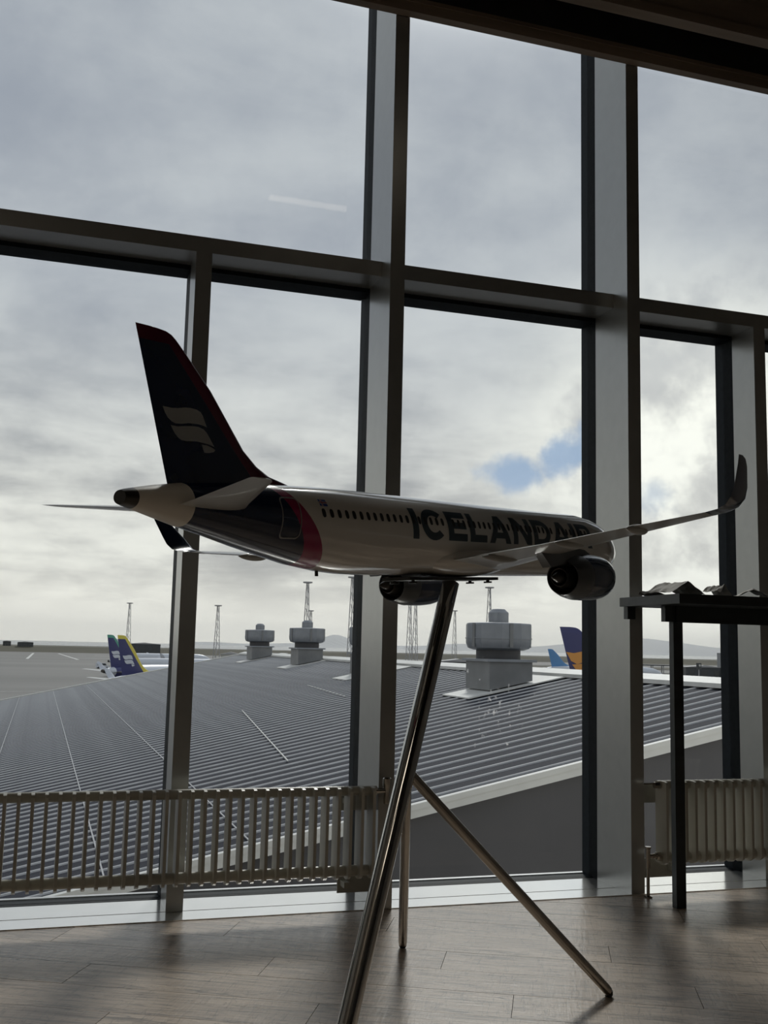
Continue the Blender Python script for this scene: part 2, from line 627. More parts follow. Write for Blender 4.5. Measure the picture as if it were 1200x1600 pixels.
# ------------------------------------------------------------------ radiators
def fin_mesh():
    pr = []
    w, h0, h1 = 0.040, 0.123, 0.447
    for t in range(7):
        a = PI + PI * t / 6
        pr.append((w * math.cos(a) * 0.98, h0 + 0.024 + 0.024 * math.sin(a)))
    pr += [(w, h1 - 0.012), (w - 0.006, h1 - 0.003), (w - 0.016, h1), (-w + 0.016, h1), (-w + 0.006, h1 - 0.003), (-w, h1 - 0.012)]
    me = MB().prism(pr, -0.0055, 0.0055, 'X').mesh('fin')
    me.materials.append(M_RAD)
    return me


FIN = fin_mesh()


def radiator(x_first, n, step, yc, label, left_valve, right_valve):
    xl, xr = x_first, x_first + (n - 1) * step
    t = thing('radiator', label, 'radiator', ((xl + xr) / 2, yc, 0), group='column radiators along the glazing')
    cx = (xl + xr) / 2
    for i in range(n):
        link('fin', FIN, None, t, (xl + i * step - cx, 0, 0))
    MB().tube((xl - cx - 0.02, 0.008, 0.431), (xr - cx + 0.02, 0.008, 0.431), 0.0175, 16).build('header_pipe', M_RAD, t, True)
    MB().tube((xl - cx - 0.02, 0.008, 0.150), (xr - cx + 0.02, 0.008, 0.150), 0.0195, 16).build('header_pipe', M_RAD, t, True)
    for side, on in ((-1, left_valve), (1, right_valve)):
        e = (xl if side < 0 else xr) - cx
        if not on:
            continue
        # bracket plates behind the end of the radiator
        for z0, z1 in ((0.352, 0.428), (0.058, 0.134)):
            MB().box(min(e - side * 0.10, e + side * 0.035), max(e - side * 0.10, e + side * 0.035), 0.075, 0.083, z0, z1).box(
                e - side * 0.08 - 0.01, e - side * 0.08 + 0.01, 0.02, 0.075, (z0 + z1) / 2 - 0.01, (z0 + z1) / 2 + 0.01).build('bracket', mat('olive_bracket', (0.34, 0.33, 0.29), 0.5), t)
        if on == 'drop':
            nut = MB().tube((e + side * 0.012, 0, 0.431), (e + side * 0.036, 0, 0.431), 0.013, 6)
            nut.tube((e + side * 0.036, 0, 0.437), (e + side * 0.085, 0, 0.437), 0.0035, 8)
            nut.build('air_plug', M_CHROME2, t)
            v = MB().tube((e + side * 0.012, 0, 0.157), (e + side * 0.03, 0, 0.157), 0.016, 6)
            v.tube((e + side * 0.03, 0, 0.157), (e + side * 0.045, 0, 0.157), 0.011, 12)
            v.tube((e + side * 0.045, 0, 0.157), (e + side * 0.064, 0, 0.157), 0.009, 12)
            v.lathe([(0.0, 0.110), (0.010, 0.112), (0.010, 0.185), (0.013, 0.187), (0.013, 0.194), (0.0, 0.196)], 14, (e + side * 0.067, 0, 0))
            v.build('valve', M_CHROME2, t, True)
            MB().tube((e + side * 0.067, 0, 0.0), (e + side * 0.067, 0, 0.112), 0.0065, 12).lathe([(0.016, 0.0), (0.016, 0.004), (0.0066, 0.008)], 16, (e + side * 0.067, 0, 0)).build('pipe', M_CHROME2, t, True)
        else:
            v = MB().tube((e + side * 0.012, 0, 0.431), (e + side * 0.05, 0, 0.431), 0.010, 12)
            v.lathe([(0.0, 0.382), (0.011, 0.384), (0.012, 0.40), (0.010, 0.42), (0.013, 0.44), (0.016, 0.455), (0.016, 0.474), (0.012, 0.478), (0.0, 0.478)], 16, (e + side * 0.058, 0, 0))
            v.build('thermostat_valve', M_CHROME2, t, True)
    return t


radiator(1.192 - 0.0437 * 44, 45, 0.0437, 3.772, 'long cream column radiator left of the chrome stand', None, 'top')
radiator(2.411, 28, 0.0444, 3.768, 'cream column radiator behind the leg of the black counter', 'drop', None)

# ------------------------------------------------------------------ ceiling lamp and added fill panels
def lamp_material(strength):
    mt = bpy.data.materials.new('lamp_diffuser')
    mt.use_nodes = True
    b = mt.node_tree.nodes['Principled BSDF']
    b.inputs['Base Color'].default_value = (0.9, 0.88, 0.82, 1)
    b.inputs['Emission Color'].default_value = (1.0, 0.86, 0.68, 1)
    b.inputs['Emission Strength'].default_value = strength
    return mt


M_LAMP = lamp_material(3.0)
M_FILL_PANEL = lamp_material(2.1)  # unseen panels added to fill the room with light
M_LGREY0 = mat('fill_panel_frame', (0.5, 0.5, 0.5), 0.4)
t = thing('ceiling_lamp', 'slim linear ceiling lamp reflected in the upper left pane', 'lamp', (1.46, 2.2, ZC - 0.10))
MB().box(-0.29, 0.29, -0.035, 0.035, 0.012, 0.06).build('housing', M_BLACKWOOD, t)
MB().box(-0.28, 0.28, -0.028, 0.028, 0.0, 0.012).build('diffuser', M_LAMP, t)
for q in (-0.2, 0.2):
    MB().tube((q, 0, 0.06), (q, 0, 0.10), 0.004, 8).build('hanger', M_PLATE, t)
for (x, y), lab in (((-1.5, -1.6), 'added unseen fill light panel behind the viewer'), ((-1.5, -3.2), 'added unseen fill light panel by the back wall')):
    t = thing('added_fill_panel', lab, 'lamp', (x, y, ZC - 0.05), group='added fill light panels behind the viewer')
    MB().box(-0.62, 0.62, -0.42, 0.42, 0.008, 0.05).build('frame', M_LGREY0, t)
    MB().box(-0.58, 0.58, -0.38, 0.38, 0.0, 0.008).build('diffuser', M_FILL_PANEL, t)

# ------------------------------------------------------------------ counter
ct = thing('counter_table', 'tall black wooden counter standing against the window post', 'table', (2.9, 3.6, 0))
tx0, tx1, ty0, ty1 = 2.243, 3.70, 3.375, 3.80
MB().box(tx0, tx1, ty0, ty1, 1.140, 1.176).build('tabletop', M_BLACKWOOD, ct, rel=True)
MB().box(2.3595, 3.60, 3.570, 3.5775, 1.076, 1.140).build('apron', M_BLACKWOOD, ct, rel=True)
for lx in (2.359, 3.57):
    MB().box(lx - 0.010, lx + 0.032, 3.578, 3.608, 0, 1.140).build('leg', M_BLACKWOOD, ct, rel=True)
MB().box(2.314, 2.3485, 3.580, 3.608, 1.078, 1.140).build('corner_block', M_BLACKWOOD, ct, rel=True)
MB().box(2.262, 2.298, 3.77, 3.80, 1.09, 1.140).build('corner_block', M_BLACKWOOD, ct, rel=True)


def paper(cx, cy, w, d, rot, seed, folds, label, z=1.1765):
    nx, ny = 18, 12
    vs, fs = [], []
    ca, sa = math.cos(rot), math.sin(rot)
    zs = []
    for j in range(ny + 1):
        for i in range(nx + 1):
            u, v = i / nx - 0.5, j / ny - 0.5
            h = 0.0
            for (fu, fv, fo, amp, wd) in folds:
                q = (u * fu + v * fv - fo)
                h += amp * max(0.0, 1 - abs(q) / wd)
            h += 0.008 * (mnoise.noise(Vector((u * 5 + seed, v * 5, seed))) + 0.5)
            x, y = u * w, v * d
            vs.append((x * ca - y * sa, x * sa + y * ca, h))
            zs.append(h)
    lo = min(zs)
    vs = [(x, y, h - lo) for x, y, h in vs]
    for j in range(ny):
        for i in range(nx):
            a = j * (nx + 1) + i
            fs.append((a, a + 1, a + nx + 2, a + nx + 1))
    me = bpy.data.meshes.new('paper_sheet')
    me.from_pydata(vs, [], fs)
    o = link('paper_sheet', me, M_PAPER, None, (cx, cy, z))
    s = o.modifiers.new('thickness', 'SOLIDIFY')
    s.thickness = 0.0008
    s.offset = 1
    tag(o, label, 'paper', 'crumpled papers on the counter')


paper(2.372, 3.60, 0.20, 0.13, 0.12, 1.0, [(1, 0.12, 0.00, 0.045, 0.42)], 'crumpled paper with a tall ridge at the left end of the black counter', 1.1850)
paper(2.365, 3.72, 0.13, 0.07, -0.2, 2.3, [(1, 0.6, -0.45, 0.020, 0.5)], 'crumpled paper scrap under the ridged paper by the window post', 1.1768)
paper(2.565, 3.58, 0.085, 0.10, 0.1, 3.1, [(1, 0.0, -0.22, 0.045, 0.5)], 'small upright folded paper in the middle of the black counter')
paper(2.705, 3.60, 0.17, 0.11, -0.1, 4.7, [(1, -0.3, 0.14, 0.036, 0.55)], 'crumpled paper with a low fold at the right of the black counter')


# ------------------------------------------------------------------ airliners
def lerp_table(tab, s):
    if s <= tab[0][0]:
        return tab[0][1:]
    for a, b in zip(tab[:-1], tab[1:]):
        if s <= b[0]:
            t = (s - a[0]) / (b[0] - a[0])
            return tuple(p + (q - p) * t for p, q in zip(a[1:], b[1:]))
    return tab[-1][1:]


FUS = [(0.0, -0.52, 0.02, 0.02), (0.12, -0.51, 0.33, 0.33), (0.4, -0.48, 0.62, 0.62), (0.9, -0.42, 0.93, 0.95), (1.6, -0.32, 1.24, 1.29), (2.4, -0.20, 1.49, 1.55),
       (3.4, -0.10, 1.70, 1.77), (4.8, -0.03, 1.88, 1.96), (6.6, 0.0, 1.975, 2.07), (12.0, 0, 1.975, 2.07), (20.0, 0, 1.975, 2.07), (29.8, 0.0, 1.975, 2.07),
       (31.5, 0.02, 1.965, 2.045), (33.0, 0.075, 1.93, 1.975), (35.0, 0.19, 1.83, 1.80), (37.0, 0.37, 1.66, 1.56), (38.5, 0.50, 1.47, 1.37),
       (40.0, 0.62, 1.24, 1.13), (41.6, 0.73, 1.00, 0.90), (43.0, 0.81, 0.76, 0.64), (44.0, 0.85, 0.56, 0.43), (44.45, 0.86, 0.44, 0.335), (44.63, 0.86, 0.36, 0.28)]

FIN_LE = [(1.2, 34.3), (1.95, 34.7), (2.12, 35.4), (2.285, 36.16), (2.68, 36.98), (3.31, 37.78), (5.68, 39.70), (6.99, 41.03), (7.55, 41.62), (7.72, 41.86), (7.82, 42.15), (7.86, 42.6), (7.875, 42.95)]


def fin_le(z):
    return lerp_table(FIN_LE, z)[0]


def fin_te(z):
    return 42.25 + (z - 1.67) * (43.745 - 42.25) / (7.81 - 1.67)


def foil(t):
    """half thickness of a symmetric section, chord 1"""
    t = min(1.0, max(0.0, t))
    return 5 * (0.2969 * math.sqrt(t) - 0.126 * t - 0.3516 * t * t + 0.2843 * t ** 3 - 0.1015 * t ** 4)


def fin_half(s, z):
    a, b = fin_le(z), fin_te(z)
    tk = 0.085 if z < 7.3 else 0.085 * max(0.15, (7.9 - z) / 0.6)
    return foil((s - a) / (b - a)) * tk * min(b - a, 6.5)


LOGO = [[(42.45, 4.685), (42.0, 4.66), (41.676, 4.69), (41.3, 4.76), (41.011, 4.778), (40.7, 4.75), (40.471, 4.667), (40.35, 4.52), (40.273, 4.336), (40.14, 4.066), (40.4, 4.12), (40.619, 4.142), (40.9, 4.14), (41.158, 4.127), (41.5, 4.06), (41.818, 4.047), (42.0, 4.11), (42.202, 4.246), (42.35, 4.45)],
        [(42.053, 3.95), (41.69, 3.934), (41.3, 3.99), (40.892, 4.028), (40.6, 4.03), (40.349, 3.971), (40.16, 3.84), (40.011, 3.653), (39.88, 3.47), (39.741, 3.272), (40.05, 3.35), (40.362, 3.381), (40.7, 3.41), (41.04, 3.389), (41.3, 3.37), (41.504, 3.389), (41.68, 3.47), (41.827, 3.601), (41.95, 3.77)],
        [(40.433, 3.303), (40.2, 3.30), (39.951, 3.251), (39.80, 3.20), (39.702, 3.143), (39.77, 3.06), (39.886, 3.023), (40.1, 2.98), (40.303, 2.982), (40.38, 3.12)]]

# block capitals as overlapping convex strokes in a cell of height 1
def ring_pts(cx, cy, rx, ry, tx, ty, a0, a1, n):
    out = []
    for i in range(n):
        p, q = a0 + (a1 - a0) * i / n, a0 + (a1 - a0) * (i + 1) / n
        out.append([(cx + rx * math.cos(p), cy + ry * math.sin(p)), (cx + rx * math.cos(q), cy + ry * math.sin(q)),
                    (cx + (rx - tx) * math.cos(q), cy + (ry - ty) * math.sin(q)), (cx + (rx - tx) * math.cos(p), cy + (ry - ty) * math.sin(p))])
    return out


def rect(x0, x1, y0, y1):
    return [(x0, y0), (x1, y0), (x1, y1), (x0, y1)]


def glyph(ch):
    st = 0.30
    if ch == 'I':
        return st, [rect(0, st, 0, 1)]
    if ch == 'C':
        return 1.22, ring_pts(0.64, 0.5, 0.64, 0.52, 0.31, 0.24, math.radians(42), math.radians(318), 20)
    if ch == 'E':
        return 1.05, [rect(0, st, 0, 1), rect(st, 1.05, 0, 0.24), rect(st, 1.02, 0.39, 0.61), rect(st, 1.05, 0.76, 1)]
    if ch == 'L':
        return 1.0, [rect(0, st, 0, 1), rect(st, 1.0, 0, 0.24)]
    if ch == 'A':
        return 1.36, [[(0, 0), (0.32, 0), (0.80, 1), (0.51, 1)], [(1.36, 0), (1.04, 0), (0.56, 1), (0.85, 1)], rect(0.36, 1.0, 0.17, 0.37)]
    if ch == 'N':
        return 1.25, [rect(0, st, 0, 1), rect(0.95, 1.25, 0, 1), [(0.0, 1), (0.34, 1), (1.25, 0), (0.91, 0)]]
    if ch == 'D':
        return 1.22, [rect(0, st, 0, 1), rect(st, 0.62, 0, 0.24), rect(st, 0.62, 0.76, 1)] + ring_pts(0.62, 0.5, 0.60, 0.5, 0.30, 0.24, -PI / 2, PI / 2, 14)
    if ch == 'R':
        return 1.15, [rect(0, st, 0, 1), rect(st, 0.72, 0.34, 0.55), rect(st, 0.72, 0.78, 1), [(0.42, 0.42), (0.76, 0.44), (1.17, 0), (0.80, 0)]] + ring_pts(0.72, 0.67, 0.38, 0.33, 0.28, 0.22, -PI / 2, PI / 2, 12)


def decal_mesh(name, polys, mapper, step_a, step_b):
    """flat polygons cut into a grid and laid over a curved surface"""
    bm = bmesh.new()
    for poly in polys:
        vs = [bm.verts.new((p[0], p[1], 0)) for p in poly]
        bm.faces.new(vs)
    bmesh.ops.triangulate(bm, faces=bm.faces[:])
    xs = [v.co.x for v in bm.verts]
    ys = [v.co.y for v in bm.verts]
    for ax, lo, hi, st in ((0, min(xs), max(xs), step_a), (1, min(ys), max(ys), step_b)):
        k = math.floor(lo / st) + 1
        while k * st < hi:
            no = Vector((1, 0, 0)) if ax == 0 else Vector((0, 1, 0))
            bmesh.ops.bisect_plane(bm, geom=bm.verts[:] + bm.edges[:] + bm.faces[:], plane_co=no * (k * st), plane_no=no)
            k += 1
    for v in bm.verts:
        v.co = mapper(v.co.x, v.co.y)
    bmesh.ops.recalc_face_normals(bm, faces=bm.faces)
    me = bpy.data.meshes.new(name)
    bm.to_mesh(me)
    bm.free()
    return me


def split_parts(bm, classify):
    """copy the faces of bm into one mesh per class"""
    out = {}
    for f in bm.faces:
        out.setdefault(classify(f.calc_center_median()), []).append([v.co.copy() for v in f.verts])
    res = {}
    for k, faces in out.items():
        idx, vs, fs = {}, [], []
        for f in faces:
            q = []
            for c in f:
                key = (round(c.x, 5), round(c.y, 5), round(c.z, 5))
                if key not in idx:
                    idx[key] = len(vs)
                    vs.append(tuple(c))
                if idx[key] not in q:
                    q.append(idx[key])
            if len(q) > 2:
                fs.append(tuple(q))
        me = bpy.data.meshes.new(k)
        me.from_pydata(vs, [], fs)
        smooth_mesh(me, 40)
        res[k] = me
    return res


def airliner(root, sc, st, detail=True):
    """st: dict of materials. Local axes: x forwards, y left, z up; stations s are metres behind the nose."""
    def P(s, y, z):                       # y: metres to the right of the centre line
        return Vector(((22 - s) * sc, -y * sc, z * sc))
    n = 56 if detail else 24
    # --- fuselage
    bm = bmesh.new()
    rings = []
    stations = [f[0] for f in FUS]
    for s in stations:
        zc, ry, rz = lerp_table(FUS, s)
        rings.append([bm.verts.new(P(s, ry * math.cos(2 * PI * j / n), zc + rz * math.sin(2 * PI * j / n))) for j in range(n)])
    for a, b in zip(rings[:-1], rings[1:]):
        for j in range(n):
            bm.faces.new((a[j], a[(j + 1) % n], b[(j + 1) % n], b[j]))
    bm.faces.new(rings[0])
    bm.faces.new(rings[-1][::-1])
    bmesh.ops.recalc_face_normals(bm, faces=bm.faces)
    cuts = [(35.1, 0.8), (36.05, 0.65), (41.62, 0.0), (44.1, 0.0)]
    for s0, k in cuts:
        bmesh.ops.bisect_plane(bm, geom=bm.verts[:] + bm.edges[:] + bm.faces[:], plane_co=P(s0, 0, 0), plane_no=Vector((1, 0, k)).normalized())

    def cls(c):
        s, z = 22 - c.x / sc, c.z / sc
        if s > 44.1:
            return 'exhaust_outlet'
        if s > 41.62:
            return 'tail_cone'
        if s > 36.05 + 0.65 * z:
            return 'rear_fuselage'
        if s > 35.1 + 0.8 * z:
            return 'accent_band'
        return 'fuselage'
    for k, me in split_parts(bm, cls).items():
        link(k, me, st[k], root)
    bm.free()
    # --- fin
    bm = bmesh.new()
    zs = [1.2, 1.7, 1.95, 2.12, 2.285, 2.68, 3.31, 4.4, 5.68, 6.4, 6.99, 7.28, 7.55, 7.72, 7.82, 7.86, 7.875]
    ts = [0, 0.01, 0.03, 0.07, 0.14, 0.24, 0.38, 0.55, 0.75, 1.0]
    rings = []
    for z in zs:
        a, b = fin_le(z), fin_te(z)
        up = [P(a + (b - a) * t, fin_half(a + (b - a) * t, z), z) for t in ts]
        dn = [P(a + (b - a) * t, -fin_half(a + (b - a) * t, z), z) for t in ts[1:-1]]
        rings.append([bm.verts.new(p) for p in up + dn[::-1]])
    for a, b in zip(rings[:-1], rings[1:]):
        for j in range(len(a)):
            bm.faces.new((a[j], a[(j + 1) % len(a)], b[(j + 1) % len(a)], b[j]))
    bm.faces.new(rings[-1])
    bmesh.ops.recalc_face_normals(bm, faces=bm.faces)
    nrm = Vector((-(7.0 - 2.38), 0, -(41.85 - 37.8))).normalized()   # line of the painted leading edge
    bmesh.ops.bisect_plane(bm, geom=bm.verts[:] + bm.edges[:] + bm.faces[:], plane_co=P(37.8, 0, 2.38), plane_no=nrm)
    bmesh.ops.bisect_plane(bm, geom=bm.verts[:] + bm.edges[:] + bm.faces[:], plane_co=P(0, 0, 7.28), plane_no=(0, 0, 1))

    def cls2(c):
        s, z = 22 - c.x / sc, c.z / sc
        ahead = (s - 37.8) * (7.0 - 2.38) - (z - 2.38) * (41.85 - 37.8) < 0
        return 'fin_edge_band' if ahead or z > 7.28 else 'tail_fin'
    for k, me in split_parts(bm, cls2).items():
        link(k, me, st[k], root)
    bm.free()
    for side in (1, -1):
        for poly in st.get('logo_polys', LOGO):
            me = decal_mesh('fin_emblem', [poly], lambda s, z, side=side: P(s, side * (fin_half(s, z) + st.get('lift', 0.012)), z), 0.5, 0.5)
            link('fin_emblem', me, st['fin_emblem'], root)

    # --- lifting surfaces
    def surface(name, secs, material, camber=0.0):
        """secs: (LE s, TE s, y, z, thickness ratio, twist vector) left to right"""
        tt = [0, 0.008, 0.03, 0.08, 0.18, 0.32, 0.5, 0.72, 0.9, 1.0] if detail else [0, 0.03, 0.2, 0.5, 1.0]
        rings = []
        for le, te, y, z, tk, nx, nz_ in secs:
            c = te - le
            up = [P(le + c * t, y + nx * foil(t) * tk * c, z + nz_ * (foil(t) * tk * c + camber * c * 4 * t * (1 - t))) for t in tt]
            dn = [P(le + c * t, y - nx * foil(t) * tk * c, z - nz_ * (foil(t) * tk * c - camber * c * 4 * t * (1 - t))) for t in tt[1:-1]]
            rings.append(up + dn[::-1])
        return MB().rings(rings).build(name, material, root, 35.0)
    wing_secs = [(15.4, 23.9, 0.0, -1.45, .13, 0, 1), (17.0, 23.7, 1.95, -1.32, .125, 0, 1), (19.25, 23.75, 6.3, -0.90, .115, 0, 1), (21.9, 24.75, 11.6, -0.38, .11, 0, 1),
                 (24.15, 25.7, 16.1, 0.02, .105, 0, 1)]
    wl = [(24.40, 26.0, 16.75, 0.10, .10, -0.17, 0.985), (24.45, 26.25, 17.2, 0.26, .09, -0.5, 0.87), (24.50, 26.40, 17.5, 0.58, .085, -0.85, 0.5),
          (24.78, 26.52, 17.70, 1.02, .08, -0.96, 0.2), (25.55, 26.78, 17.98, 1.85, .075, -0.97, 0.18), (25.95, 26.88, 18.06, 2.14, .075, -0.97, 0.18), (26.4, 26.92, 18.09, 2.25, .05, -0.97, 0.18)]
    for side in (1, -1):
        surface('wing', [(a, b, side * y, z, t, side * nx, nz_) for a, b, y, z, t, nx, nz_ in wing_secs], st['wing'], 0.008)
        surface('winglet', [(a, b, side * y, z, t, side * nx, nz_) for a, b, y, z, t, nx, nz_ in [(24.15, 25.7, 16.1, 0.02, .105, 0, 1)] + wl], st['winglet'])
        surface('tailplane', [(a, b, side * y, z, t, 0, 1) for a, b, y, z, t in
                              [(38.55, 42.3, 0.7, 0.62, .10), (39.6, 42.62, 2.0, 0.74, .095), (42.3, 43.70, 5.75, 1.08, .09), (42.62, 43.78, 6.0, 1.10, .08), (43.0, 43.75, 6.12, 1.11, .05)]], st['tailplane'])
        # engine
        ec = Vector((0, -side * 5.75 * sc, -2.40 * sc))

        def prof(pts):
            return [(r * sc, (22 - s) * sc) for s, r in pts]
        nn = 40 if detail else 16
        nac = MB().lathe(prof([(14.95, 1.02), (14.72, 1.06), (14.64, 1.13), (14.75, 1.20), (15.15, 1.265), (16.0, 1.30), (17.0, 1.285), (17.55, 1.25)]), nn, ec, 'X', False).build('nacelle', st['nacelle'], root, 50.0)
        MB().lathe(prof([(14.95, 1.02), (15.6, 0.98), (15.75, 0.0)]), nn, ec, 'X', False).lathe(prof([(15.2, 0.02), (15.7, 0.3), (15.75, 0.3)]), nn, ec, 'X', False).build('fan', st['dark'], nac, 40.0)
        MB().lathe(prof([(17.55, 1.245), (17.65, 1.255), (18.4, 1.13), (19.02, 0.95), (19.0, 0.90), (18.1, 0.95)]), nn, ec, 'X', False).build('rear_cowl', st['pylon'], nac, 40.0)
        MB().lathe(prof([(18.1, 0.95), (18.12, 0.30)]), nn, ec, 'X', False).build('fan_duct', st['dark'], nac, 30.0)
        MB().lathe(prof([(18.0, 0.66), (18.8, 0.64), (19.45, 0.50), (19.44, 0.45), (19.1, 0.45)]), nn, ec, 'X', False).build('core_nozzle', st['core'], nac, 40.0)
        MB().lathe(prof([(18.9, 0.36), (19.4, 0.34), (19.8, 0.22), (20.2, 0.07), (20.29, 0.0)]), nn, ec, 'X', False).build('exhaust_cone', st['core'], nac, 40.0)
        y = side * 5.75
        prs = []
        for s, zt, zb, hw in ((15.6, -1.05, -1.25, 0.05), (16.6, -0.86, -1.35, 0.22), (18.0, -0.78, -1.55, 0.28), (19.6, -0.80, -1.75, 0.28), (20.8, -0.80, -1.88, 0.26), (21.7, -0.85, -1.15, 0.22), (22.1, -0.90, -1.0, 0.10)):
            prs.append([P(s, y - hw, zt), P(s, y + hw, zt), P(s, y + hw, zb), P(s, y - hw, zb)])
        MB().rings(prs).build('pylon', st['pylon'], root, 30.0)
        # flap track fairings
        for fy, s0, s1, zc in ((3.9, 20.4, 24.4, -1.26), (8.3, 21.4, 24.9, -0.82), (12.3, 22.9, 25.5, -0.40)):
            if not detail:
                continue
            rs = []
            for k in range(13):
                t = k / 12
                r = max(0.03, math.sin(PI * min(1.0, t ** 0.8)) ** 0.7)
                cz = zc - 0.03 + (0.10 if t > 0.8 else 0.0) * (t - 0.8)
                rs.append([P(s0 + (s1 - s0) * t, side * fy + 0.19 * r * math.cos(2 * PI * j / 14), cz + 0.26 * r * math.sin(2 * PI * j / 14)) for j in range(14)])
            MB().rings(rs).build('flap_fairing', st['flap_fairing'], root, 50.0)
    # belly fairing
    rs = []
    for k in range(17):
        t = k / 16
        r = max(0.02, math.sin(PI * t) ** 0.42)
        s = 15.0 + 12.0 * t
        rs.append([P(s, 2.02 * r * math.cos(2 * PI * j / 28), -1.15 + 1.03 * r * math.sin(2 * PI * j / 28)) for j in range(28)])
    MB().rings(rs).build('belly_fairing', st['fuselage'], root, 60.0)
    if not detail:
        for s_, y_ in ((5.1, 0.0), (22.2, 3.8), (22.2, -3.8)):
            MB().tube(P(s_, y_, -1.2), P(s_, y_, -3.2), 0.12 * sc, 8).tube(P(s_, y_ - 0.45, -3.25), P(s_, y_ + 0.45, -3.25), 0.55 * sc, 14).build('landing_gear', st['dark'], root)
        return
    # --- painted details
    def fus_pt(s, ang, lift=0.012):
        zc, ry, rz = lerp_table(FUS, s)
        return P(s, (ry + lift) * math.cos(ang), zc + (rz + lift) * math.sin(ang))

    def fus_z(s, z, lift=0.012):
        zc, ry, rz = lerp_table(FUS, s)
        return fus_pt(s, math.asin(max(-0.999, min(0.999, (z - zc) / rz))), lift)
    a0, a1 = math.radians(-8.8), math.radians(37.0)
    word = 'ICELANDAIR'
    gap = 0.17
    tot = sum(glyph(c)[0] for c in word) + gap * (len(word) - 1)
    span = 27.72 - 6.9
    u = 0.0
    for c in word:
        w, polys = glyph(c)
        pts = [[((u + x) * span / tot, y) for x, y in q] for q in polys]
        me = decal_mesh('letter', pts, lambda X, Y: fus_pt(27.72 - X, a0 + (a1 - a0) * Y, 0.014), 3.0, 0.125)
        link('letter', me, st['lettering'], root)
        u += w + gap
    # cabin windows
    ang = math.asin(0.632 / 2.07)
    wp = []
    for k in range(12):
        t = 2 * PI * k / 12
        wp.append((0.13 * math.copysign(abs(math.cos(t)) ** 0.7, math.cos(t)), 0.205 * math.copysign(abs(math.sin(t)) ** 0.7, math.sin(t))))
    wm = None
    for i in range(51):
        s = 34.52 - 0.5344 * i
        if 24.2 < s < 24.6 or 12.0 < s < 12.6:
            continue
        if s > 31.0:
            me = decal_mesh('cabin_window', [[(s + a, 0.632 + b) for a, b in wp]], lambda X, Y: fus_z(X, Y, 0.020), 9, 0.2)
            link('cabin_window', me, st['dark'], root)
            continue
        if wm is None:
            s_ref = 22.0
            wm = decal_mesh('cabin_window', [[(s_ref + a, 0.632 + b) for a, b in wp]], lambda X, Y: fus_z(X, Y, 0.020), 9, 0.2)
            wm.materials.append(st['dark'])
        link('cabin_window', wm, None, root, ((22.0 - s) * sc, 0, 0))
    # rear door outline
    def rr(x0, x1, y0, y1, r, k=5):
        out = []
        for cx, cy, b in ((x1 - r, y1 - r, 0), (x0 + r, y1 - r, 90), (x0 + r, y0 + r, 180), (x1 - r, y0 + r, 270)):
            for i in range(k + 1):
                a = math.radians(b + 90 * i / k)
                out.append((cx + r * math.cos(a), cy + r * math.sin(a)))
        return out
    o_, i_ = rr(36.0, 37.16, -0.58, 1.24, 0.24), rr(36.06, 37.10, -0.52, 1.18, 0.20)
    me = decal_mesh('door_outline', [[o_[k], o_[(k + 1) % len(o_)], i_[(k + 1) % len(i_)], i_[k]] for k in range(len(o_))], lambda X, Y: fus_z(X, Y, 0.016), 1.5, 0.2)
    link('door_outline', me, st['outline'], root)
    # small flag behind the windows
    fl = link('flag', decal_mesh('flag', [rect(34.10, 34.62, 0.95, 1.27)], lambda X, Y: fus_z(X, Y, 0.016), 0.6, 0.1), st['flag_blue'], root)
    link('flag_cross', decal_mesh('flag_cross', [rect(34.10, 34.62, 1.06, 1.16), rect(34.40, 34.50, 0.95, 1.27)], lambda X, Y: fus_z(X, Y, 0.022), 0.6, 0.1), st['fuselage'], fl)
    link('flag_cross', decal_mesh('flag_cross', [rect(34.10, 34.62, 1.09, 1.13), rect(34.43, 34.47, 0.95, 1.27)], lambda X, Y: fus_z(X, Y, 0.028), 0.6, 0.1), st['accent_band'], fl)
    # antennas and lights
    MB().box(-0.004, 0.004, -0.002, 0.002, 0, 0.012, Matrix.Translation(P(33.0, 0, -2.02) + Vector((0, 0, -0.006)))).build('drain_mast', st['dark'], root)


M_WHITE = mat('white_gloss_paint', (0.74, 0.715, 0.67), 0.16, 0, 0.02, 6, coat=1.0)
M_NAVY = mat('navy_gloss_paint', (0.006, 0.016, 0.05), 0.2, 0, 0.08, 6, coat=0.5)
M_MAG = mat('magenta_gloss_paint', (0.30, 0.012, 0.075), 0.25, 0, 0.06, 6, coat=0.5)
M_DKRED = mat('dark_red_gloss_paint', (0.10, 0.008, 0.028), 0.25, 0, 0.06, 6, coat=0.5)
M_CONE = mat('warm_grey_paint', (0.76, 0.71, 0.63), 0.35, 0, 0.03, 6)
M_LGREY = mat('light_grey_paint', (0.46, 0.46, 0.44), 0.28, 0, 0.03, 6, coat=0.3)
M_DARK = mat('dark_interior', (0.012, 0.012, 0.013), 0.5, 0, 0.2, 20)
M_CORE = mat('burnt_metal', (0.07, 0.066, 0.062), 0.35, 0.7, 0.1, 12)
